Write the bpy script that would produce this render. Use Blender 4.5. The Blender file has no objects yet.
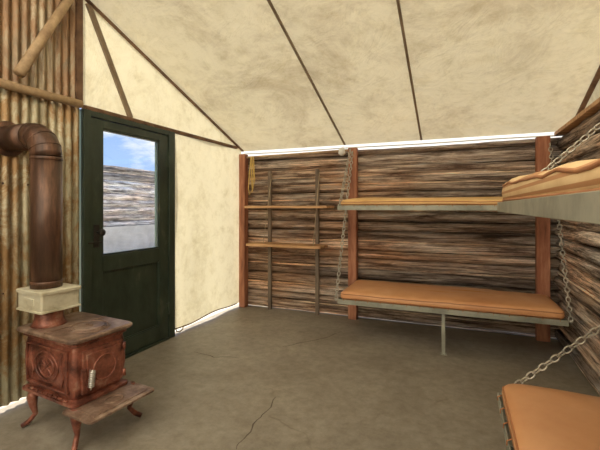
import bpy, bmesh, math, random
from mathutils import Vector, Matrix, noise
random.seed(4)
H=1.3; TH=math.radians(22.4)
XL=-2.68; XR=0.883; YB=4.45; RIDGE=0.8; YF=-2.85; S=.369
def roofz(y):
    return 2.05+S*(YB-y) if y>RIDGE else 2.05+S*(YB-RIDGE)-S*(RIDGE-y)
scene=bpy.context.scene
try:
    scene.view_settings.view_transform='Standard'; scene.view_settings.look='None'
except Exception: pass

# ------------------------------------------------------------------ materials
def nt(name):
    m=bpy.data.materials.new(name); m.use_nodes=True
    return m,m.node_tree.nodes,m.node_tree.links,m.node_tree.nodes['Principled BSDF']
def coords(N,L,scale,rot=(0,0,0)):
    tc=N.new('ShaderNodeTexCoord'); mp=N.new('ShaderNodeMapping')
    mp.inputs['Scale'].default_value=scale; mp.inputs['Rotation'].default_value=rot
    L.new(tc.outputs['Object'],mp.inputs['Vector']); return mp.outputs['Vector']
def noisen(N,L,vec,scale,detail=5,rough=.6,dist=0):
    n=N.new('ShaderNodeTexNoise'); n.inputs['Scale'].default_value=scale
    n.inputs['Detail'].default_value=detail; n.inputs['Roughness'].default_value=rough
    n.inputs['Distortion'].default_value=dist
    L.new(vec,n.inputs['Vector']); return n.outputs['Fac']
def ramp(N,L,fac,stops):
    r=N.new('ShaderNodeValToRGB'); e=r.color_ramp.elements
    e[0].position=stops[0][0]; e[0].color=(*stops[0][1],1)
    e[1].position=stops[-1][0]; e[1].color=(*stops[-1][1],1)
    for p,c in stops[1:-1]:
        q=e.new(p); q.color=(*c,1)
    if fac is not None: L.new(fac,r.inputs['Fac'])
    return r.outputs['Color']
def mixc(N,L,mode,fac,a,b):
    m=N.new('ShaderNodeMix'); m.data_type='RGBA'; m.blend_type=mode
    for inp,v in ((m.inputs['Factor'],fac),(m.inputs[6],a),(m.inputs[7],b)):
        if isinstance(v,(int,float)): inp.default_value=v
        elif isinstance(v,tuple): inp.default_value=(*v,1)
        else: L.new(v,inp)
    return m.outputs[2]
def bump(N,L,h,strength,dist=.01):
    b=N.new('ShaderNodeBump'); b.inputs['Strength'].default_value=strength
    b.inputs['Distance'].default_value=dist; L.new(h,b.inputs['Height']); return b.outputs['Normal']
def simple(name,stops,scale=4,stretch=(1,1,1),rough=.7,metal=0,bst=.3,fine=30,coat=0,stripes=None):
    m,N,L,P=nt(name)
    v=coords(N,L,stretch)
    f=noisen(N,L,v,scale,6,.65)
    c=ramp(N,L,f,stops)
    if stripes:
        w=N.new('ShaderNodeTexWave'); w.wave_type='BANDS'; w.bands_direction='Z'
        w.inputs['Scale'].default_value=stripes[0]; w.inputs['Distortion'].default_value=.6; w.inputs['Detail'].default_value=1
        L.new(coords(N,L,(1.0,.05,1.6),(0,.55,0)),w.inputs['Vector'])
        c=mixc(N,L,'MIX',ramp(N,L,w.outputs['Fac'],[(.62,(0,0,0)),(.74,(1,1,1))]),c,stripes[1])
    L.new(c,P.inputs['Base Color'])
    P.inputs['Roughness'].default_value=rough; P.inputs['Metallic'].default_value=metal
    if coat: P.inputs['Coat Weight'].default_value=coat
    L.new(bump(N,L,noisen(N,L,v,fine,4),bst,.004),P.inputs['Normal'])
    return m
def logmat(name,axis,bright=1.0,grey=0.0,warmx=False):
    m,N,L,P=nt(name)
    sc=(.75,10,10) if axis=='x' else (10,.75,10)
    v=coords(N,L,sc)
    f=noisen(N,L,v,1.7,10,.78,.5)
    v2=coords(N,L,tuple(s*(2.6 if s>1 else .8) for s in sc))
    f2=noisen(N,L,v2,2.4,7,.75,.4)
    v3=coords(N,L,(.8,1,1.6)); f3=noisen(N,L,v3,1.4,4,.6)
    at=N.new('ShaderNodeAttribute'); at.attribute_name='tint'
    def b(*c):
        g=sum(c)/3
        return tuple(min(.95,((1-grey)*x+grey*g)*bright) for x in c)
    base=ramp(N,L,f,[(.32,b(.04,.022,.015)),(.41,b(.15,.095,.066)),(.48,b(.33,.25,.19)),(.56,b(.58,.48,.38)),(.67,b(.90,.80,.69))])
    streak=ramp(N,L,f2,[(.37,(.07,.05,.045)),(.45,(.70,.66,.64)),(.60,(1.3,1.27,1.25))])
    c=mixc(N,L,'MULTIPLY',.9,base,streak)
    if warmx:
        tc=N.new('ShaderNodeTexCoord'); sx=N.new('ShaderNodeSeparateXYZ'); L.new(tc.outputs['Object'],sx.inputs[0])
        mr=N.new('ShaderNodeMapRange'); mr.inputs[1].default_value=-1.6; mr.inputs[2].default_value=.2
        mr.inputs[3].default_value=-.08; mr.inputs[4].default_value=.12; L.new(sx.outputs['X'],mr.inputs[0])
        ad=N.new('ShaderNodeMath'); ad.operation='ADD'; L.new(f3,ad.inputs[0]); L.new(mr.outputs[0],ad.inputs[1]); f3=ad.outputs[0]
    patch=ramp(N,L,f3,[(.36,(1.12,.80,.58)),(.54,(1.0,.96,.95)),(.7,(.86,.88,.95))])
    c=mixc(N,L,'MULTIPLY',.85*(1-grey*.6),c,patch)
    c=mixc(N,L,'MULTIPLY',1.0,c,at.outputs['Color'])
    L.new(c,P.inputs['Base Color']); P.inputs['Roughness'].default_value=.85
    P.inputs['Specular IOR Level'].default_value=.2
    L.new(bump(N,L,f2,.9,.02),P.inputs['Normal'])
    return m
def canvas(name,col,stain,trans,scale=1.2,tint=(1,1,1)):
    m,N,L,P=nt(name)
    v=coords(N,L,(1,1,1))
    f=noisen(N,L,v,scale,9,.75,.5)
    f2=noisen(N,L,v,7,7,.75)
    c=ramp(N,L,f,[(.34,stain),(.50,col),(.72,tuple(min(1,x*1.06) for x in col))])
    c=mixc(N,L,'MULTIPLY',.6,c,ramp(N,L,f2,[(.35,(.80,.77,.68)),(.52,(1,1,1))]))
    L.new(c,P.inputs['Base Color']); P.inputs['Roughness'].default_value=.9
    P.inputs['Specular IOR Level'].default_value=.1
    nrm=bump(N,L,noisen(N,L,v,3,5,.6,1.5),.8,.05)
    L.new(nrm,P.inputs['Normal'])
    t=N.new('ShaderNodeBsdfTranslucent'); L.new(mixc(N,L,'MULTIPLY',1,c,tint),t.inputs['Color'])
    mx=N.new('ShaderNodeMixShader'); mx.inputs[0].default_value=trans
    L.new(P.outputs[0],mx.inputs[1]); L.new(t.outputs[0],mx.inputs[2])
    L.new(mx.outputs[0],N['Material Output'].inputs['Surface'])
    return m

M_logx=logmat('weathered_log_x','x',1.35,.20,True); M_logy=logmat('weathered_log_y','y',1.35,.5)
M_logout=logmat('grey_log','y',1.6,.95)
M_dark=simple('dark_chinking',[(.3,(.03,.02,.014)),(.7,(.09,.06,.04))],8)
M_roof=canvas('roof_canvas',(.76,.675,.455),(.58,.485,.31),.21,1.3)
M_fillc=canvas('fill_light_canvas',(.95,.90,.76),(.90,.83,.66),.66)  # unseen front canvas, made paler and more translucent to brighten the room
M_wallc=canvas('wall_canvas',(.82,.755,.54),(.67,.59,.38),.31,1.6)
M_post=simple('red_brown_post',[(.3,(.16,.055,.03)),(.5,(.36,.14,.075)),(.7,(.55,.27,.16))],3,(5,5,.7),.7,0,.4)
M_beam=simple('peeled_pole_wood',[(.3,(.30,.19,.11)),(.55,(.52,.37,.22)),(.75,(.66,.50,.33))],3,(3,3,3),.7)
M_beamd=simple('dark_pole_wood',[(.3,(.09,.045,.025)),(.7,(.26,.15,.09))],3,(3,3,3),.75)
M_white=simple('pale_eave_pole',[(.3,(.80,.79,.75)),(.7,(.95,.94,.9))],5)
M_rafter=simple('rafter_tape',[(.3,(.20,.14,.09)),(.7,(.34,.26,.18))],5)
M_shelf=simple('shelf_board',[(.3,(.32,.16,.07)),(.55,(.60,.35,.17)),(.75,(.72,.48,.28))],3,(1,6,6),.65)
M_upr=simple('grey_upright',[(.3,(.10,.07,.055)),(.7,(.25,.19,.14))],3,(6,6,1),.8)
M_green=simple('dark_green_paint',[(.3,(.018,.028,.020)),(.6,(.038,.056,.040)),(.8,(.12,.125,.085))],4,(2,2,1),.34,0,.2)
M_iron=simple('frame_iron',[(.3,(.22,.22,.18)),(.55,(.36,.36,.30)),(.8,(.46,.44,.36))],6,(1,1,1),.5,.2)
M_chain=simple('chain_steel',[(.3,(.32,.30,.26)),(.7,(.65,.62,.55))],12,(1,1,1),.4,.5)
M_mat=simple('orange_vinyl',[(.3,(.60,.27,.12)),(.55,(.70,.36,.17)),(.75,(.80,.47,.26))],2.2,(1,1,1),.36,0,.35,14)
M_mat2=simple('golden_vinyl',[(.3,(.62,.36,.13)),(.6,(.80,.52,.22)),(.8,(.86,.62,.32))],3,(1,1,1),.45,0,.35,14)
M_mat3=simple('striped_ticking',[(.3,(.66,.42,.20)),(.6,(.82,.60,.34)),(.8,(.88,.70,.45))],3,(1,1,1),.6,0,.35,14,stripes=(9,(.50,.24,.10)))
M_pipe=simple('piping',[(.3,(.36,.14,.055)),(.7,(.5,.23,.10))],6)
M_stove=simple('rusty_cast_iron',[(.30,(.035,.015,.012)),(.43,(.15,.050,.034)),(.56,(.30,.105,.068)),(.70,(.46,.27,.20))],9,(1,1,1),.38,.25,.8,40)
M_stovetop=simple('brown_stove_top',[(.3,(.10,.062,.048)),(.5,(.24,.155,.115)),(.7,(.44,.33,.26))],10,(1,1,1),.38,.3,.6,50)
M_flue=simple('rusty_flue',[(.3,(.040,.022,.016)),(.5,(.105,.056,.038)),(.7,(.26,.135,.085))],3,(5,5,.8),.34,.4,.3)
M_tin=simple('cream_tin',[(.3,(.36,.32,.22)),(.5,(.58,.54,.41)),(.75,(.68,.66,.55))],6,(1,1,2),.55,.1)
M_black=simple('black_metal',[(.3,(.012,.011,.010)),(.7,(.05,.045,.04))],8,(1,1,1),.45,.4)
M_nickel=simple('nickel',[(.3,(.5,.48,.44)),(.7,(.75,.73,.7))],8,(1,1,1),.3,.8,.1)
M_rope=simple('yellow_rope',[(.3,(.62,.40,.10)),(.7,(.82,.60,.24))],20,(1,1,1),.9)
M_cord=simple('tan_cord',[(.3,(.3,.22,.14)),(.7,(.55,.45,.32))],20,(1,1,1),.9)
def corrmat(name,stops,rust,lo=.45,hi=.56,metal=.45):
    m,N,L,P=nt(name)
    v=coords(N,L,(3,3,.6)); f=noisen(N,L,v,2.0,8,.7,.5)
    c=ramp(N,L,f,stops)
    v2=coords(N,L,(2,2,1.2)); f2=noisen(N,L,v2,2.4,10,.8,.4)
    mk=ramp(N,L,f2,[(lo,(0,0,0)),(hi,(1,1,1))])
    c=mixc(N,L,'MIX',mk,c,rust)
    v3=coords(N,L,(1,6,1.0)); f3=noisen(N,L,v3,3,7,.75)
    c=mixc(N,L,'MULTIPLY',.7,c,ramp(N,L,f3,[(.36,(.42,.32,.23)),(.55,(1.1,1.1,1.1))]))
    L.new(c,P.inputs['Base Color']); P.inputs['Roughness'].default_value=.36; P.inputs['Metallic'].default_value=metal
    return m
M_corr=corrmat('corrugated_galvanised',[(.3,(.20,.18,.11)),(.5,(.44,.40,.28)),(.7,(.66,.62,.48))],(.30,.18,.08))
M_corr2=corrmat('corrugated_gable',[(.3,(.15,.11,.07)),(.5,(.35,.28,.19)),(.7,(.52,.44,.32))],(.28,.165,.09))
M_floor,N,L,P=nt('earthen_concrete')
v=coords(N,L,(1,1,1))
f=noisen(N,L,v,1.1,9,.7,.4); f2=noisen(N,L,v,14,7,.75)
c=ramp(N,L,f,[(.3,(.185,.160,.128)),(.5,(.275,.243,.198)),(.7,(.36,.325,.27))])
c=mixc(N,L,'MULTIPLY',.8,c,ramp(N,L,f2,[(.32,(.66,.64,.60)),(.6,(1.05,1.05,1.05))]))
vo=N.new('ShaderNodeTexVoronoi'); vo.feature='DISTANCE_TO_EDGE'; vo.inputs['Scale'].default_value=.62
nv=N.new('ShaderNodeTexNoise'); nv.inputs['Scale'].default_value=3; nv.inputs['Detail'].default_value=6
L.new(v,nv.inputs['Vector'])
va=N.new('ShaderNodeVectorMath'); va.operation='MULTIPLY_ADD'; va.inputs[1].default_value=(.35,.35,.35)
L.new(nv.outputs['Color'],va.inputs[0]); L.new(v,va.inputs[2]); L.new(va.outputs[0],vo.inputs['Vector'])
ck=ramp(N,L,vo.outputs['Distance'],[(.0,(.72,.69,.66)),(.007,(1,1,1))])
msk=ramp(N,L,noisen(N,L,v,1.7,2),[(.52,(0,0,0)),(.60,(1,1,1))])
c=mixc(N,L,'MULTIPLY',msk,c,ck)
L.new(c,P.inputs['Base Color']); P.inputs['Roughness'].default_value=.45
P.inputs['Specular IOR Level'].default_value=.4
L.new(bump(N,L,f2,.3,.01),P.inputs['Normal'])
M_crack=simple('crack_dirt',[(.3,(.08,.06,.045)),(.7,(.13,.105,.08))],10)
M_ground=simple('pale_ground',[(.3,(.42,.38,.30)),(.7,(.62,.58,.48))],2)
M_found=simple('pale_stone',[(.3,(.45,.43,.40)),(.7,(.65,.63,.60))],3)
M_glass,N,L,P=nt('window_glass'); P.inputs['Base Color'].default_value=(.95,.97,.98,1)
P.inputs['Transmission Weight'].default_value=1; P.inputs['Roughness'].default_value=0; P.inputs['IOR'].default_value=1.45

# ------------------------------------------------------------------ builder
class B:
    def __init__(s): s.bm=bmesh.new(); s.col=s.bm.loops.layers.float_color.new('tint')
    def _mi(s,fs,mi,sm=False,t=(1,1,1)):
        for f in fs:
            f.material_index=mi; f.smooth=sm
            for l in f.loops: l[s.col]=(*t,1)
    def box(s,x0,x1,y0,y1,z0,z1,mi=0,mtx=None,bev=0):
        r=bmesh.ops.create_cube(s.bm,size=1)
        vs=r['verts']
        for v in vs:
            v.co=Vector(((x0+x1)/2+v.co.x*(x1-x0),(y0+y1)/2+v.co.y*(y1-y0),(z0+z1)/2+v.co.z*(z1-z0)))
            if mtx: v.co=mtx@v.co
        fs=list({f for v in vs for f in v.link_faces}); s._mi(fs,mi)
        if bev:
            es=list({e for v in vs for e in v.link_edges})
            r=bmesh.ops.bevel(s.bm,geom=es,offset=bev,segments=2,affect='EDGES',profile=.5)
            s._mi(r['faces'],mi)
    def beam(s,p0,p1,w,d,mi=0,up=Vector((0,0,1))):
        p0=Vector(p0);p1=Vector(p1);z=(p1-p0);l=z.length;z.normalize()
        x=up.cross(z)
        if x.length<1e-4: x=Vector((1,0,0))
        x.normalize(); y=z.cross(x)
        m=Matrix((x,y,z)).transposed().to_4x4(); m.translation=p0
        s.box(-w/2,w/2,-d/2,d/2,0,l,mi,m)
    def loft(s,loops,mi=0,sm=True,cap=True,closed=False,t=(1,1,1)):
        rs=[[s.bm.verts.new(p) for p in lp] for lp in loops]
        fs=[]
        n=len(rs[0]); k=len(rs)
        for i in range(k if closed else k-1):
            a=rs[i];b=rs[(i+1)%k]
            for j in range(n):
                fs.append(s.bm.faces.new((a[j],a[(j+1)%n],b[(j+1)%n],b[j])))
        if cap and not closed:
            fs.append(s.bm.faces.new(list(reversed(rs[0])))); fs.append(s.bm.faces.new(rs[-1]))
        s._mi(fs,mi,sm,t); return rs
    def tube(s,pts,r,n=12,mi=0,cap=True,closed=False,t=(1,1,1)):
        pts=[Vector(p) for p in pts]; k=len(pts); loops=[]; ref=None
        for i,p in enumerate(pts):
            if closed: d=pts[(i+1)%k]-pts[i-1]
            else: d=pts[min(i+1,k-1)]-pts[max(i-1,0)]
            d.normalize()
            if ref is None:
                ref=Vector((0,0,1)) if abs(d.z)<.9 else Vector((1,0,0))
            x=ref-d*ref.dot(d); x.normalize(); ref=x; y=d.cross(x)
            rr=r[i] if isinstance(r,(list,tuple)) else r
            loops.append([p+(x*math.cos(2*math.pi*j/n)+y*math.sin(2*math.pi*j/n))*rr for j in range(n)])
        s.loft(loops,mi,True,cap,closed,t)
    def cyl(s,p0,p1,r,n=24,mi=0): 
        s.tube([p0,p1],r,n,mi)
    def log(s,axis,a,b,c,z,ry,rz,seed,t,seg=.06,n=14,mi=0):
        k=max(2,int((b-a)/seg)); loops=[]
        tap=random.uniform(-.1,.1)
        for i in range(k+1):
            u=a+(b-a)*i/k; lp=[]
            oy=noise.noise(Vector((u*.8,seed*3.1,0)))*.018; oz=noise.noise(Vector((u*.6,seed*5.7,9)))*.014
            sc=1+tap*(i/k-.5)
            for j in range(n):
                an=2*math.pi*j/n
                d=1+.16*noise.noise(Vector((u*1.2,seed*7+math.cos(an)*1.6,math.sin(an)*1.6)))+.13*noise.noise(Vector((u*5,seed*2+math.cos(an)*4,math.sin(an)*4)))
                yy=c+oy+math.cos(an)*ry*d*sc; zz=max(0.004,z+oz+math.sin(an)*rz*d*sc)
                lp.append((u,yy,zz) if axis=='x' else (yy,u,zz))
            if axis!='x': lp.reverse()
            loops.append(lp)
        s.loft(loops,mi,True,True,False,t)
    def link(s,c,d,side,L_=.034,W=.018,r=.0028,mi=0):
        pts=[]
        for j in range(10):
            an=2*math.pi*j/10
            pts.append(c+d*(math.cos(an)*L_/2*.9)+side*(math.sin(an)*W/2))
        s.tube(pts,r,5,mi,closed=True)
    def chain(s,p0,p1,sag=0,pitch=.027,mi=0,sc=1):
        p0=Vector(p0);p1=Vector(p1); pitch*=sc; n=int((p1-p0).length/pitch)
        pos=[p0.lerp(p1,i/n)-Vector((0,0,sag*4*(i/n)*(1-i/n))) for i in range(n+1)]
        for i in range(n):
            c=(pos[i]+pos[i+1])/2; d=(pos[i+1]-pos[i]).normalized()
            q=Vector((1,.3,.1)).cross(d).normalized(); w=d.cross(q)
            an=math.radians(90*(i%2)+20)
            s.link(c,d,q*math.cos(an)+w*math.sin(an),.036*sc,.021*sc,.0033*sc,mi)
    def rope(s,pts,r,mi=0): s.tube(pts,r,6,mi)
    def done(s,name,mats,parent=None,bevel=0,auto=True):
        bmesh.ops.recalc_face_normals(s.bm,faces=s.bm.faces)
        me=bpy.data.meshes.new(name); s.bm.to_mesh(me); s.bm.free()
        for m in mats: me.materials.append(m)
        o=bpy.data.objects.new(name,me); scene.collection.objects.link(o)
        if parent: o.parent=parent
        if bevel:
            md=o.modifiers.new('bevel','BEVEL'); md.width=bevel; md.segments=2; md.limit_method='ANGLE'
        return o
def empty(name,loc=(0,0,0),rz=0):
    e=bpy.data.objects.new(name,None); scene.collection.objects.link(e)
    e.location=loc; e.rotation_euler=(0,0,rz); e.empty_display_size=.2; return e
def rrect(x0,x1,y0,y1,z,r,k=4):
    pts=[]
    for cx,cy,a0 in ((x1-r,y1-r,0),(x0+r,y1-r,90),(x0+r,y0+r,180),(x1-r,y0+r,270)):
        for i in range(k+1):
            a=math.radians(a0+90*i/k); pts.append((cx+r*math.cos(a),cy+r*math.sin(a),z))
    return pts

# ------------------------------------------------------------------ shell
b=B(); b.box(XL-.05,XR+.12,YF-.05,YB+.02,-.12,0,0)
def crack(pts,w=.008):
    out=[]
    for i in range(len(pts)-1):
        p=Vector((*pts[i],.0012)); q=Vector((*pts[i+1],.0012))
        for k in range(6):
            a=p.lerp(q,k/6); out.append(a+Vector((noise.noise(a*9),noise.noise(a*9+Vector((5,5,5))),0))*.035)
    prev=None; fs=[]
    for i,p in enumerate(out):
        d=(out[min(i+1,len(out)-1)]-out[max(i-1,0)]).normalized(); n_=Vector((-d.y,d.x,0))
        ww=w*(.35+.65*math.sin(math.pi*(i+.5)/len(out)))*(.6+.8*abs(noise.noise(p*20)))
        cur=(b.bm.verts.new(p+n_*ww/2),b.bm.verts.new(p-n_*ww/2))
        if prev: fs.append(b.bm.faces.new((prev[0],prev[1],cur[1],cur[0])))
        prev=cur
    b._mi(fs,1)
def fl(u,v):
    a=(u-300)/385; t=H*385/(v-207)
    return ((-math.sin(TH)+a*math.cos(TH))*t,(math.cos(TH)+a*math.sin(TH))*t)
crack([fl(236,450),fl(246,436),fl(262,415),fl(280,394)],.011)
crack([fl(283,348),fl(300,343),fl(326,338),fl(345,330)],.013)
crack([fl(196,352),fl(215,357),fl(243,358)],.012)
b.done('floor',[M_floor,M_crack])

def logwall(bld,axis,a,bb,c,side,z0,z1,hs,seedbase,warm=True):
    z=z0; i=0
    while z<z1-.03:
        h=random.choice(hs)
        if z+h>z1: h=z1-z
        if z1-(z+h)<.04: h=z1-z
        k=random.uniform(.55,1.35)
        w=random.uniform(-.05,.07)
        t=(k*(1+w),k,k*(1-w))
        bld.log(axis,a,bb,c,z+h/2,.085+random.uniform(-.014,.014),h/2*1.0,seedbase+i,t)
        if random.random()<.45:
            kk=random.uniform(1.2,1.7)
            bld.log(axis,a,bb,c-side*.052,z+.002,.014,.011,seedbase+i+50,(kk,kk*.97,kk*.9),n=6)
        z+=h; i+=1
b=B()
b.box(XL+.0,XR+.1,YB+.08,YB+.15,0,1.98,1)
logwall(b,'x',XL+.0,XR+.06,YB+.08,1,0.0,1.985,(.095,.11,.125,.14),1)
b.done('wall_back',[M_logx,M_dark])
b=B()
b.box(XR+.08,XR+.14,YF,YB+.05,0,1.99,1)
logwall(b,'y',YF,YB+.02,XR+.08,1,0.0,1.99,(.11,.13,.15),101)
b.done('wall_right',[M_logy,M_dark])
b=B()
logwall(b,'x',XL,XR,YF-.08,-1,0.0,.9,(.13,.15,.17),201)
b._mi([b.bm.faces.new([b.bm.verts.new(p) for p in ((XL,YF-.06,.88),(XR+.14,YF-.06,.88),(XR+.14,YF-.06,2.07),(XL,YF-.06,2.07))])],1)  # upper canvas behind the camera, added to light the back wall
b.done('wall_front',[M_logx,M_fillc])
b=B()
vs=[b.bm.verts.new((XR+.145,y,z)) for y,z in ((YB+.02,2.03),(RIDGE,roofz(RIDGE)),(YF,roofz(YF)),(YF,2.03))]
b._mi([b.bm.faces.new(vs)],0)
b.done('wall_gable_right',[M_wallc])
b=B(); b.box(XR-.02,XR+.14,YF,YB-.02,1.995,2.03,0); b.done('trim_1',[M_shelf],bevel=.004)

# left wall
wl=empty('wall_left')
def sheet(name,y0,y1,zf0,zf1,mat,amp,pitch,x):
    b=B(); n=int((y1-y0)/pitch*10); prev=None; fs=[]
    for i in range(n+1):
        y=y0+(y1-y0)*i/n; xx=x+amp*math.sin(2*math.pi*(y-y0)/pitch)
        cur=[b.bm.verts.new((xx,y,zf0(y)+(zf1(y)-zf0(y))*k/4)) for k in range(5)]
        if prev:
            for k in range(4): fs.append(b.bm.faces.new((prev[k],cur[k],cur[k+1],prev[k+1])))
        prev=cur
    b._mi(fs,0,True)
    return b.done(name,[mat],wl)
sheet('corrugated_panel',YF,2.075,lambda y:.03,lambda y:2.06,M_corr,.011,.062,XL)
sheet('corrugated_gable',YF,2.06,lambda y:2.06,lambda y:roofz(y)-.01,M_corr2,.010,.058,XL)
b=B()
for z in (.75,1.45):
    for k in range(30):
        y=YF+.2+k*.155
        if y<2.02: b.tube([(XL+.012,y,z),(XL+.018,y,z)],[.008,.004],8)
b.done('roofing_nails',[M_flue],wl)
b=B()
vs=[b.bm.verts.new((XL,y,z)) for y,z in ((2.06,2.06),(YB,2.05),(2.06,roofz(2.06)))]
b._mi([b.bm.faces.new(vs)],0)
prev=None; fs=[]
for i in range(31):
    y=3.11+(YB-3.11)*i/30
    col=[]
    for k in range(17):
        z0=.055+.012*math.sin(y*7); z=z0+(2.055-z0)*k/16
        col.append(b.bm.verts.new((XL+.012*noise.noise(Vector((y*2,z*1.5,3)))+(.01*math.sin(y*9)*(1-k/16)**2),y,z)))
    if prev:
        for k in range(16): fs.append(b.bm.faces.new((prev[k],col[k],col[k+1],prev[k+1])))
    prev=col
b._mi(fs,0,True)
b.done('canvas_panel',[M_wallc],wl)
b=B()
b.rope([(XL+.018,3.12+(4.31-3.12)*i/20,.06+.012*math.sin((3.12+1.21*i/20)*7)) for i in range(21)],.007)
b.rope([(XL+.02,3.14,.06),(XL+.024,3.15,.03),(XL+.026,3.19,.015),(XL+.024,3.24,.03),(XL+.018,3.26,.06)],.006)
b.done('hem_rope',[M_beamd],wl)
b=B()
b.box(XL-.02,XL+.03,2.035,2.085,2.08,roofz(2.06)-.02,0)
b.beam((XL+.016,2.56,2.08),(XL+.016,2.14,roofz(2.14)-.02),.045,.02,1,Vector((1,0,0)))
b.done('gable_strut',[M_beamd,M_rafter],wl)

b=B(); b.tube([(XL+.05,y,2.075+.006*math.sin(y*3)) for y in [YF+.02+i*(2.03-YF)/12 for i in range(13)]],.030,12); 
b.done('trim_2',[M_beam])
b=B(); b.box(XL-.01,XL+.032,2.10,YB-.14,2.052,2.085,0); b.done('trim_3',[M_beamd],bevel=.006)

# door
dr=empty('door_1')
X0=XL-.03;X1=XL+.03
b=B()
b.box(X0-.01,X1+.015,2.082,2.145,.0,2.05); b.box(X0-.01,X1+.015,3.02,3.10,.0,2.05); b.box(X0-.01,X1+.012,2.145,3.02,2.005,2.05)
b.box(X0-.02,X1+.02,2.145,3.02,0,.018)
b.done('door_frame',[M_green],dr,.004)
b=B()
a0,a1=2.15,3.013; w0,w1=2.262,2.897
b.box(X0,X1,a0,w0,.022,2.0); b.box(X0,X1,w1,a1,.022,2.0)
b.box(X0,X1,w0,w1,1.935,2.0); b.box(X0,X1,w0,w1,.78,.905); b.box(X0,X1,w0,w1,.022,.16)
b.box(X0+.018,X1-.022,w0,w1,.16,.78)
for z0,z1 in ((.16,.172),(.768,.78)): b.box(X1-.022,X1-.008,w0,w1,z0,z1)
for y0,y1 in ((w0,w0+.012),(w1-.012,w1)): b.box(X1-.022,X1-.008,y0,y1,.172,.768)
for z0,z1 in ((.905,.92),(1.92,1.935)): b.box(X0+.01,X1-.008,w0,w1,z0,z1)
for y0,y1 in ((w0,w0+.014),(w1-.014,w1)): b.box(X0+.01,X1-.008,y0,y1,.92,1.92)
b.done('leaf',[M_green],dr,.003)
b=B(); b.box(XL-.003,XL+.003,w0+.013,w1-.013,.918,1.922); b.done('window_glass',[M_glass],dr)
b=B()
b.box(X1,X1+.008,2.175,2.225,.98,1.16); b.tube([(X1+.008,2.2,1.10),(X1+.05,2.2,1.10)],.010,10)
b.tube([(X1+.045,2.2,1.10),(X1+.055,2.2,1.10),(X1+.075,2.2,1.10),(X1+.083,2.2,1.10)],[.012,.027,.027,.012],14)
b.tube([(X1+.02,2.2,1.03),(X1+.02,2.2,.99)],.006,8)
b.beam((X1+.012,2.12,1.02),(X1+.012,2.24,1.02),.02,.012)
b.done('knob_and_latch',[M_black],dr,.002)
b=B()
for z in (.3,1.75):
    b.box(X1,X1+.006,2.985,3.05,z-.05,z+.05); b.cyl((X1+.01,3.016,z-.055),(X1+.01,3.016,z+.055),.008,10)
b.done('hinges',[M_green],dr)

# ceiling
ce=empty('ceiling')
b=B(); b.tube([(XL+.10,1.58,2.145),(XL+.085,1.75,2.46),(XL+.085,1.965,2.86)],[.034,.031,.028],12); b.done('brace_pole',[M_beam],ce)
xs=[XL-.02+(XR+.165-XL+.02)*i/60 for i in range(61)]
seams=[XL,-1.25,-.38,XR+.15]
def sag(x,y):
    for p,q in zip(seams,seams[1:]):
        if p<=x<=q:
            f=math.sin(math.pi*(x-p)/(q-p)); break
    else: f=0
    e=min(1,max(0,(YB-y)/.6))
    return -.055*f*e*(.5+.5*noise.noise(Vector((x,y*.6,1)))) +.018*e*noise.noise(Vector((x*1.5,y*1.5,4)))+.008*e*noise.noise(Vector((x*5,y*2,8)))
for nm,ys,mt in (('roof_canvas_back',[YB+.03-(YB+.03-RIDGE)*i/36 for i in range(37)],M_roof),('roof_canvas_front',[RIDGE-(RIDGE-YF+.1)*i/16 for i in range(17)],M_fillc)):
    b=B()
    g=[[b.bm.verts.new((x,y,roofz(y)+sag(x,y)*(1 if abs(x-XL)>.1 else 0)+.005)) for x in xs] for y in ys]
    fs=[]
    for i in range(len(ys)-1):
        for j in range(60): fs.append(b.bm.faces.new((g[i][j],g[i][j+1],g[i+1][j+1],g[i+1][j])))
    b._mi(fs,0,True); b.done(nm,[mt],ce)
for i,(x,w,mt) in enumerate(((-1.25,.020,M_rafter),(-.38,.020,M_rafter),(XL+.035,.030,M_beamd),(XR+.12,.04,M_beamd))):
    b=B()
    for y0,y1 in ((YB-.02,RIDGE),(RIDGE,YF)):
        b.beam((x,y0,roofz(y0)-.018),(x,y1,roofz(y1)-.018),.012,w,0,Vector((1,0,0)))
    b.done('rafter',[mt],ce)
b=B(); b.tube([(x,YB+.005,2.002+.003*math.sin(x*4)) for x in [XL+.03+i*(XR+.05-XL)/14 for i in range(15)]],.007,10); b.done('eave_pole',[M_white],ce)

# posts
for x0,x1,y0 in ((XL+.040,XL+.125,YB-.13),(-1.185,-1.085,YB-.12),(.70,.815,YB-.12)):
    b=B(); b.box(x0,x1,y0,YB-.035,0,1.985,0); b.done('wooden_post',[M_post],bevel=.006)
b=B(); b.tube([(XL+.13,YB-.08,1.945),(-1.9,YB-.08,1.952),(-1.19,YB-.08,1.965)],.012,8); b.done('hanging_rail',[M_beam])
b=B()
P0=Vector((XL+.21,YB-.105,1.95))
b.rope([P0+Vector((.0,0,.0)),P0+Vector((-.02,-.01,-.2)),P0+Vector((-.035,-.01,-.42)),P0+Vector((-.015,-.01,-.5)),P0+Vector((.02,-.01,-.43)),P0+Vector((.035,-.01,-.2)),P0+Vector((.01,-.01,.0))],.007)
b.rope([P0+Vector((.02,-.014,0)),P0+Vector((.01,-.02,-.3)),P0+Vector((.03,-.02,-.46)),P0+Vector((.06,-.02,-.3)),P0+Vector((.04,-.014,0))],.006)
b.done('rope_coil',[M_rope])
b=B()
b.tube([(-1.26,YB-.11,1.93),(-1.26,YB-.11,1.985)],[.045,.03],14); b.tube([(-1.26,YB-.11,1.90),(-1.26,YB-.11,1.93)],[.02,.045],14)
b.tube([(-1.26,YB-.11,1.985),(-1.25,YB-.08,2.01)],.005,6)
b.done('hanging_pulley',[M_white])

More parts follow.
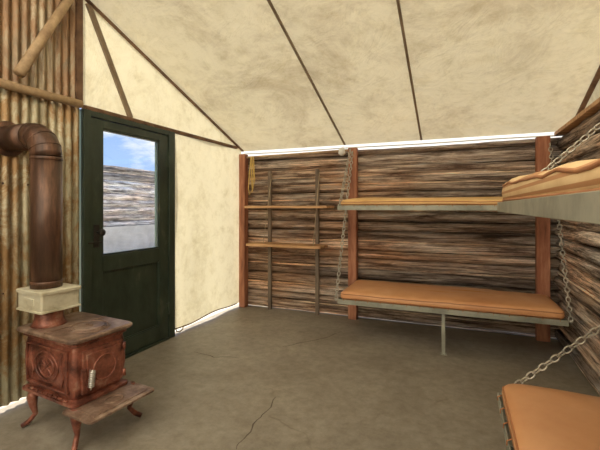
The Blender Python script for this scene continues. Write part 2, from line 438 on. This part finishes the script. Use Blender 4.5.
# shelf
sh=empty('wall_shelf')
b=B()
for z,x0,x1 in ((1.285,-2.42,-1.36),(.825,-2.40,-1.44)):
    b.box(x0,x1,YB-.36,YB-.085,z,z+.03)
b.done('boards',[M_shelf],sh,.003)
b=B()
for x in (-2.22,-1.58): b.box(x-.022,x+.022,YB-.083,YB-.05,0,1.76)
b.done('uprights',[M_upr],sh,.003)
b=B()
for x in (-2.22,-1.58):
    b.rope([(x+.03,YB-.075,1.72),(x+.05,YB-.345,.86)],.0045)
b.done('ropes',[M_cord],sh)

# ------------------------------------------------------------------ bunks
def mattress(par,x0,x1,y0,y1,z0,th,mat,warp=None,tilt=None):
    b=B(); r=.05; loops=[]
    prof=[(.035,0),(.010,.006),(0,.022),(-.006,th*.5),(0,th-.022),(.010,th-.006),(.035,th+.002),(.09,th+.012),(.18,th+.018),(.27,th+.02)]
    for ins,dz in prof:
        base=rrect(x0+ins,x1-ins,y0+ins,y1-ins,z0+dz,max(.015,r-ins*.1),4)
        lp=[]
        for i in range(len(base)):
            p=Vector(base[i]);q=Vector(base[(i+1)%len(base)])
            lp.append(p)
            if (q-p).length>.1 or (i%5==4):
                for k in range(1,24): lp.append(p.lerp(q,k/24))
        loops.append(lp)
    def W(p,fac):
        n=noise.noise(Vector((p.x*3,p.y*3,z0)))*.012*fac+noise.noise(Vector((p.x*11,p.y*11,z0)))*.004*fac
        q=Vector((p.x,p.y,p.z+n))
        return warp(q) if warp else q
    L2=[[W(p,(p.z-z0)/th) for p in lp] for lp in loops]
    b.loft(L2,0)
    for idx in (2,4):
        pts=[]
        for p in loops[idx]:
            q=W(p,(p.z-z0)/th)
            if not pts or (q-pts[-1]).length>.008: pts.append(q)
        b.tube(pts,.005,6,1,closed=True)
    b.done('mattress',[mat,M_pipe],par)
def bunk(x0,x1,y0,y1,z,th,mat,long,chains,leg=None,warp=None,lash=.0028):
    e=empty('bunk_bed')
    b=B(); h=.045;t=.006
    for (a,c,d,f) in ((x0,x1,y0,y0+t),(x0,x1,y1-t,y1),(x0,x0+t,y0+t,y1-t),(x1-t,x1,y0+t,y1-t)):
        b.box(a,c,d,f,z-h,z)
    for (a,c,d,f) in ((x0+t,x1-t,y0+t,y0+.04),(x0+t,x1-t,y1-.04,y1-t),(x0+t,x0+.04,y0+.04,y1-.04),(x1-.04,x1-t,y0+.04,y1-.04)):
        b.box(a,c,d,f,z-h,z-h+t)
    n=9
    for i in range(n):
        if long=='x':
            xx=x0+(x1-x0)*(i+1)/(n+1); b.box(xx-.02,xx+.02,y0+t,y1-t,z-.03,z-.02)
        else:
            yy=y0+(y1-y0)*(i+1)/(n+1); b.box(x0+t,x1-t,yy-.02,yy+.02,z-.03,z-.02)
    for i in range(5):
        if long=='x':
            yy=y0+(y1-y0)*(i+1)/6; b.box(x0+t,x1-t,yy-.012,yy+.012,z-.02,z-.014)
        else:
            xx=x0+(x1-x0)*(i+1)/6; b.box(xx-.012,xx+.012,y0+t,y1-t,z-.02,z-.014)
    if leg:
        lx,ly=leg
        b.box(lx-.015,lx+.015,ly-.003,ly+.003,0,z-h); b.box(lx-.015,lx-.010,ly,ly+.03,0,z-h)
        b.box(lx-.03,lx+.03,ly-.02,ly+.04,0,.005)
    b.done('iron_frame',[M_iron],e,.0015)
    mi=.018
    mattress(e,x0+mi,x1-mi,y0+mi,y1-mi,z-.012,th,mat,warp)
    if lash:
        b=B(); n=16
        for i in range(n):
            f=(i+.5)/n
            if long=='x':
                x=x0+(x1-x0)*f; b.tube([(x,y0-.003,z-.012),(x+.002,y0-.003,z+.004),(x+.004,y0+.016,z+.014)],lash,5)
            else:
                y=y0+(y1-y0)*f; b.tube([(x0-.003,y,z-.012),(x0-.003,y+.002,z+.004),(x0+.016,y+.004,z+.014)],lash,5)
        b.done('lashings',[M_pipe],e)
    b=B()
    for p0,p1,sg,sc in chains:
        b.chain(p0,p1,sg,sc=sc)
        for p in (p0,p1):
            p=Vector(p); b.tube([p+Vector((0,0,.012)),p-Vector((0,0,.012))],.008,8)
    b.done('chains',[M_chain],e)
    return e
yb0,yb1=3.60,YB-.135
xb0,xb1=-1.09,.80
bunk(xb0,xb1,yb0,yb1,.405,.085,M_mat,'x',[((-1.125,YB-.145,1.93),(-1.115,3.63,.39),0,1.45),((.805,YB-.145,1.90),(.822,3.64,.39),0,1.45)],leg=(-.125,3.62))
bunk(xb0,.66,yb0,yb1,1.315,.065,M_mat2,'x',[((-1.15,YB-.145,1.96),(-1.115,3.75,1.30),0,1.45)])
bunk(.17,.85,.12,2.05,.42,.085,M_mat,'y',[((.20,2.068,.41),(.86,2.078,1.04),.0,1.25)])
def wp(q):
    f=max(0,min(1,(2.05-q.y)/1.4)); k=(q.z-1.31)
    if k>.02: q.z-=k*.42*f
    q.z+= .010*noise.noise(Vector((q.y*7,q.x*7,2)))*(1 if k>.03 else 0)
    return q
bunk(.17,.85,.12,2.05,1.322,.115,M_mat3,'y',[((.20,2.068,1.31),(.865,2.078,1.93),.0,1.25)],warp=wp,lash=0)

# ------------------------------------------------------------------ stove
st=empty('wood_stove',(-2.125,1.63,0),math.radians(-5))
b=B()
loops=[]
for z,s_ in ((.215,-.012),(.222,.022),(.238,.022),(.246,-.008),(.27,.0),(.36,.012),(.45,.012),(.535,.002),(.545,.018),(.56,.018),(.565,.0)):
    loops.append(rrect(-.24-s_,.225+s_,-.155-s_,.155+s_,z,.03,4))
b.loft(loops,0,False)
for sy in (-1,1):
    y=sy*.168
    for (xa,xb,za,zb) in ((-.20,.18,.285,.295),(-.20,.18,.505,.515)):
        b.box(xa,xb,y-.008,y+.008,za,zb,0)
    for xa in (-.205,.175): b.box(xa,xa+.012,y-.008,y+.008,.285,.515,0)
    for r in (.082,.055): 
        b.tube([(-.01+r*1.3*math.cos(a),y+sy*.002,.40+r*math.sin(a)) for a in [2*math.pi*i/28 for i in range(28)]],.006,6,0,closed=True)
    for a in range(8):
        an=a*math.pi/4
        b.tube([(-.01,y+sy*.001,.40),(-.01+.05*1.3*math.cos(an),y+sy*.001,.40+.05*math.sin(an))],[.007,.003],6,0)
    for sx in (-.15,.13):
        b.tube([(sx,y,.31),(sx+.015,y,.36),(sx-.012,y,.42),(sx,y,.49)],[.004,.009,.009,.004],6,0)
for i in range(9): b.tube([(-.2+i*.045,-.176,.253),(-.2+i*.045+.03,-.176,.253)],.007,6,0)
b.done('firebox',[M_stove],st,.003)
b=B()
lp=[rrect(-.275,.262,-.19,.19,.566,.04),rrect(-.285,.272,-.20,.20,.574,.045),rrect(-.285,.272,-.20,.20,.586,.045),rrect(-.275,.262,-.19,.19,.594,.04)]
b.loft(lp,0,False)
def disc(cx,cy,z,r,h): b.tube([(cx,cy,z),(cx,cy,z+h*.8),(cx,cy,z+h)],[r,r,r*.94],28,0)
disc(.12,0,.592,.112,.008); disc(.12,0,.60,.085,.007)
b.tube([(.12+.1*math.cos(a),.1*math.sin(a),.603) for a in [2*math.pi*i/30 for i in range(30)]],.004,6,0,closed=True)
b.box(.095,.145,-.006,.006,.606,.614,0)
b.box(.0,.012,-.19,.19,.590,.598,0)
b.done('top_plate',[M_stovetop],st)
b=B()
X=.238
b.box(X-.01,X+.012,-.125,.125,.275,.51,0,bev=.004)
b.box(X+.010,X+.020,-.105,.105,.295,.49,0,bev=.004)
b.tube([(X+.022,.07*math.cos(a),.39+.07*math.sin(a)) for a in [2*math.pi*i/24 for i in range(24)]],.005,6,0,closed=True)
for z in (.31,.47): b.cyl((X+.015,.13,z-.02),(X+.015,.13,z+.02),.011,10)
b.box(X+.012,X+.03,-.14,-.115,.36,.42,0)
b.done('fire_door',[M_stove],st)
b=B()
b.tube([(X+.02,-.09,.40),(X+.055,-.10,.40)],.006,8,0)
for i in range(9): 
    z=.405-i*.0095
    b.tube([(X+.058+.013*math.cos(a),-.10-.001*i+.013*math.sin(a),z) for a in [2*math.pi*k/12 for k in range(12)]],.0045,5,0,closed=True)
b.tube([(X+.058,-.10,.415),(X+.058,-.11,.31)],.005,8,0)
b.done('coil_handle',[M_nickel],st)
b=B()
lp=[rrect(.20,.425,-.20,.20,.196,.02),rrect(.19,.435,-.21,.21,.203,.025),rrect(.19,.435,-.21,.21,.214,.025),rrect(.20,.425,-.20,.20,.218,.02)]
b.loft(lp,0,False)
b.box(.25,.41,-.17,.17,.217,.223,0,bev=.003)
b.tube([(.34+.04*math.cos(a),.05*math.sin(a),.224) for a in [2*math.pi*i/20 for i in range(20)]],.004,6,0,closed=True)
b.done('hearth_plate',[M_stovetop],st,.002)
b=B()
for sx,sy,x,y in ((-1,-1,-.19,-.13),(-1,1,-.19,.13),(1,-1,.24,-.15),(1,1,.25,.17)):
    pts=[(0,0,.215),(.012,.012,.17),(.008,.008,.12),(.0,.0,.075),(.02,.025,.035),(.045,.05,.014)]
    b.tube([(x+sx*p[0],y+sy*p[1],p[2]) for p in pts],[.034,.030,.020,.014,.015,.014],10,0)
b.done('cabriole_legs',[M_stove],st)
def toL(x,y,z): 
    c,s_=math.cos(math.radians(5)),math.sin(math.radians(5)); dx,dy=x+2.125,y-1.63
    return (c*dx-s_*dy,s_*dx+c*dy,z)
cx,cy,_=toL(-2.29,1.575,0)
b=B()
b.tube([(cx,cy,.590),(cx,cy,.61),(cx,cy,.64),(cx,cy,.70)],[.10,.085,.075,.075],24,0)
b.done('flue_neck',[M_stove],st)
b=B()
b.loft([rrect(cx-.12,cx+.12,cy-.11,cy+.11,.69,.012),rrect(cx-.122,cx+.122,cy-.112,cy+.112,.70,.012),rrect(cx-.122,cx+.122,cy-.112,cy+.112,.80,.012)],0,False)
b.loft([rrect(cx-.13,cx+.13,cy-.12,cy+.12,.795,.012),rrect(cx-.132,cx+.132,cy-.122,cy+.122,.812,.012),rrect(cx-.125,cx+.125,cy-.115,cy+.115,.818,.012)],0,False)
b.loft([rrect(cx-.13,cx+.13,cy-.12,cy+.12,.692,.012),rrect(cx-.13,cx+.13,cy-.12,cy+.12,.703,.012)],0,False)
b.box(cx-.05,cx+.05,cy-.116,cy-.11,.73,.77,0)
b.done('heat_box',[M_tin],st,.002)
fp=empty('stove_pipe')
b=B(); px,py=-2.30,1.565; r=.083
b.tube([(px,py,.819),(px,py,1.60)],r,32,0)
for z in (.85,1.59): b.tube([(px,py,z-.01),(px,py,z-.008),(px,py,z+.008),(px,py,z+.01)],[r,r+.003,r+.003,r],32,0)
R=.135; pts=[]
for i in range(9):
    a=math.radians(11.25*i); pts.append((px-R+R*math.cos(a),py,1.60+R*math.sin(a)))
b.tube(pts,r*.999,32,0)
for i in (2,4,6):
    p=pts[i]
    a=math.radians(11.25*i); d=Vector((-math.sin(a),0,math.cos(a))); p=Vector(p)
    b.tube([p-d*.004,p-d*.003,p+d*.003,p+d*.004],[r,r+.0025,r+.0025,r],32,0)
e=Vector(pts[-1])
b.tube([e,(XL+.022,py,e.z)],r,32,0)
b.tube([(XL+.018,py,e.z),(XL+.020,py,e.z),(XL+.03,py,e.z)],[r+.03,r+.03,r+.025],32,0)
b.done('flue',[M_flue],fp)

# ------------------------------------------------------------------ outside
b=B(); b.box(-30,12,-14,30,-.30,-.13); b.done('ground',[M_ground])
b=B()
random.seed(9)
logwall(b,'y',4.0,14.0,-8.2,-1,.75,2.35,(.16,.19,.21),301)
b.box(-8.7,-8.22,4.0,14,-.13,2.3,1)
b.box(-8.3,-8.08,3.9,14.1,-.13,.80,2)
b.done('log_cabin',[M_logout,M_dark,M_found])

# ------------------------------------------------------------------ light
w=bpy.data.worlds.new('World'); scene.world=w; w.use_nodes=True
N=w.node_tree.nodes; L=w.node_tree.links; bg=N['Background']
tc=N.new('ShaderNodeTexCoord'); sx=N.new('ShaderNodeSeparateXYZ'); L.new(tc.outputs['Generated'],sx.inputs[0])
sky=ramp(N,L,sx.outputs['Z'],[(.0,(.80,.88,1.0)),(.10,(.36,.54,.86)),(.30,(.18,.36,.78)),(.8,(.12,.26,.65))])
mp=N.new('ShaderNodeMapping'); mp.inputs['Scale'].default_value=(1,1,3); L.new(tc.outputs['Generated'],mp.inputs[0])
cl=noisen(N,L,mp.outputs[0],4.5,7,.6)
# hazier sky towards the +y horizon
mr=N.new('ShaderNodeMapRange'); mr.inputs[1].default_value=.74; mr.inputs[2].default_value=.86; mr.inputs[3].default_value=0; mr.inputs[4].default_value=.3
L.new(sx.outputs['Y'],mr.inputs[0])
ad=N.new('ShaderNodeMath'); ad.operation='ADD'; L.new(cl,ad.inputs[0]); L.new(mr.outputs[0],ad.inputs[1])
cf=ramp(N,L,ad.outputs[0],[(.46,(0,0,0)),(.64,(1,1,1))])
col=mixc(N,L,'MIX',cf,sky,(1,.98,.93))
L.new(col,bg.inputs['Color']); bg.inputs['Strength'].default_value=1.3
sl=bpy.data.lights.new('sun','SUN'); sl.energy=15; sl.angle=math.radians(3); sl.color=(1,.93,.80)
so=bpy.data.objects.new('sun',sl); scene.collection.objects.link(so)
d=Vector((-.30,-.64,.70)); so.rotation_euler=d.to_track_quat('Z','Y').to_euler(); so.location=(-5,-4,8)

cam=bpy.data.cameras.new('camera'); co=bpy.data.objects.new('camera',cam); scene.collection.objects.link(co)
co.location=(0,0,H); co.rotation_euler=(math.pi/2,0,TH); cam.lens=385*36/600; cam.sensor_width=36; cam.shift_y=-.03; cam.clip_start=.02
scene.camera=co
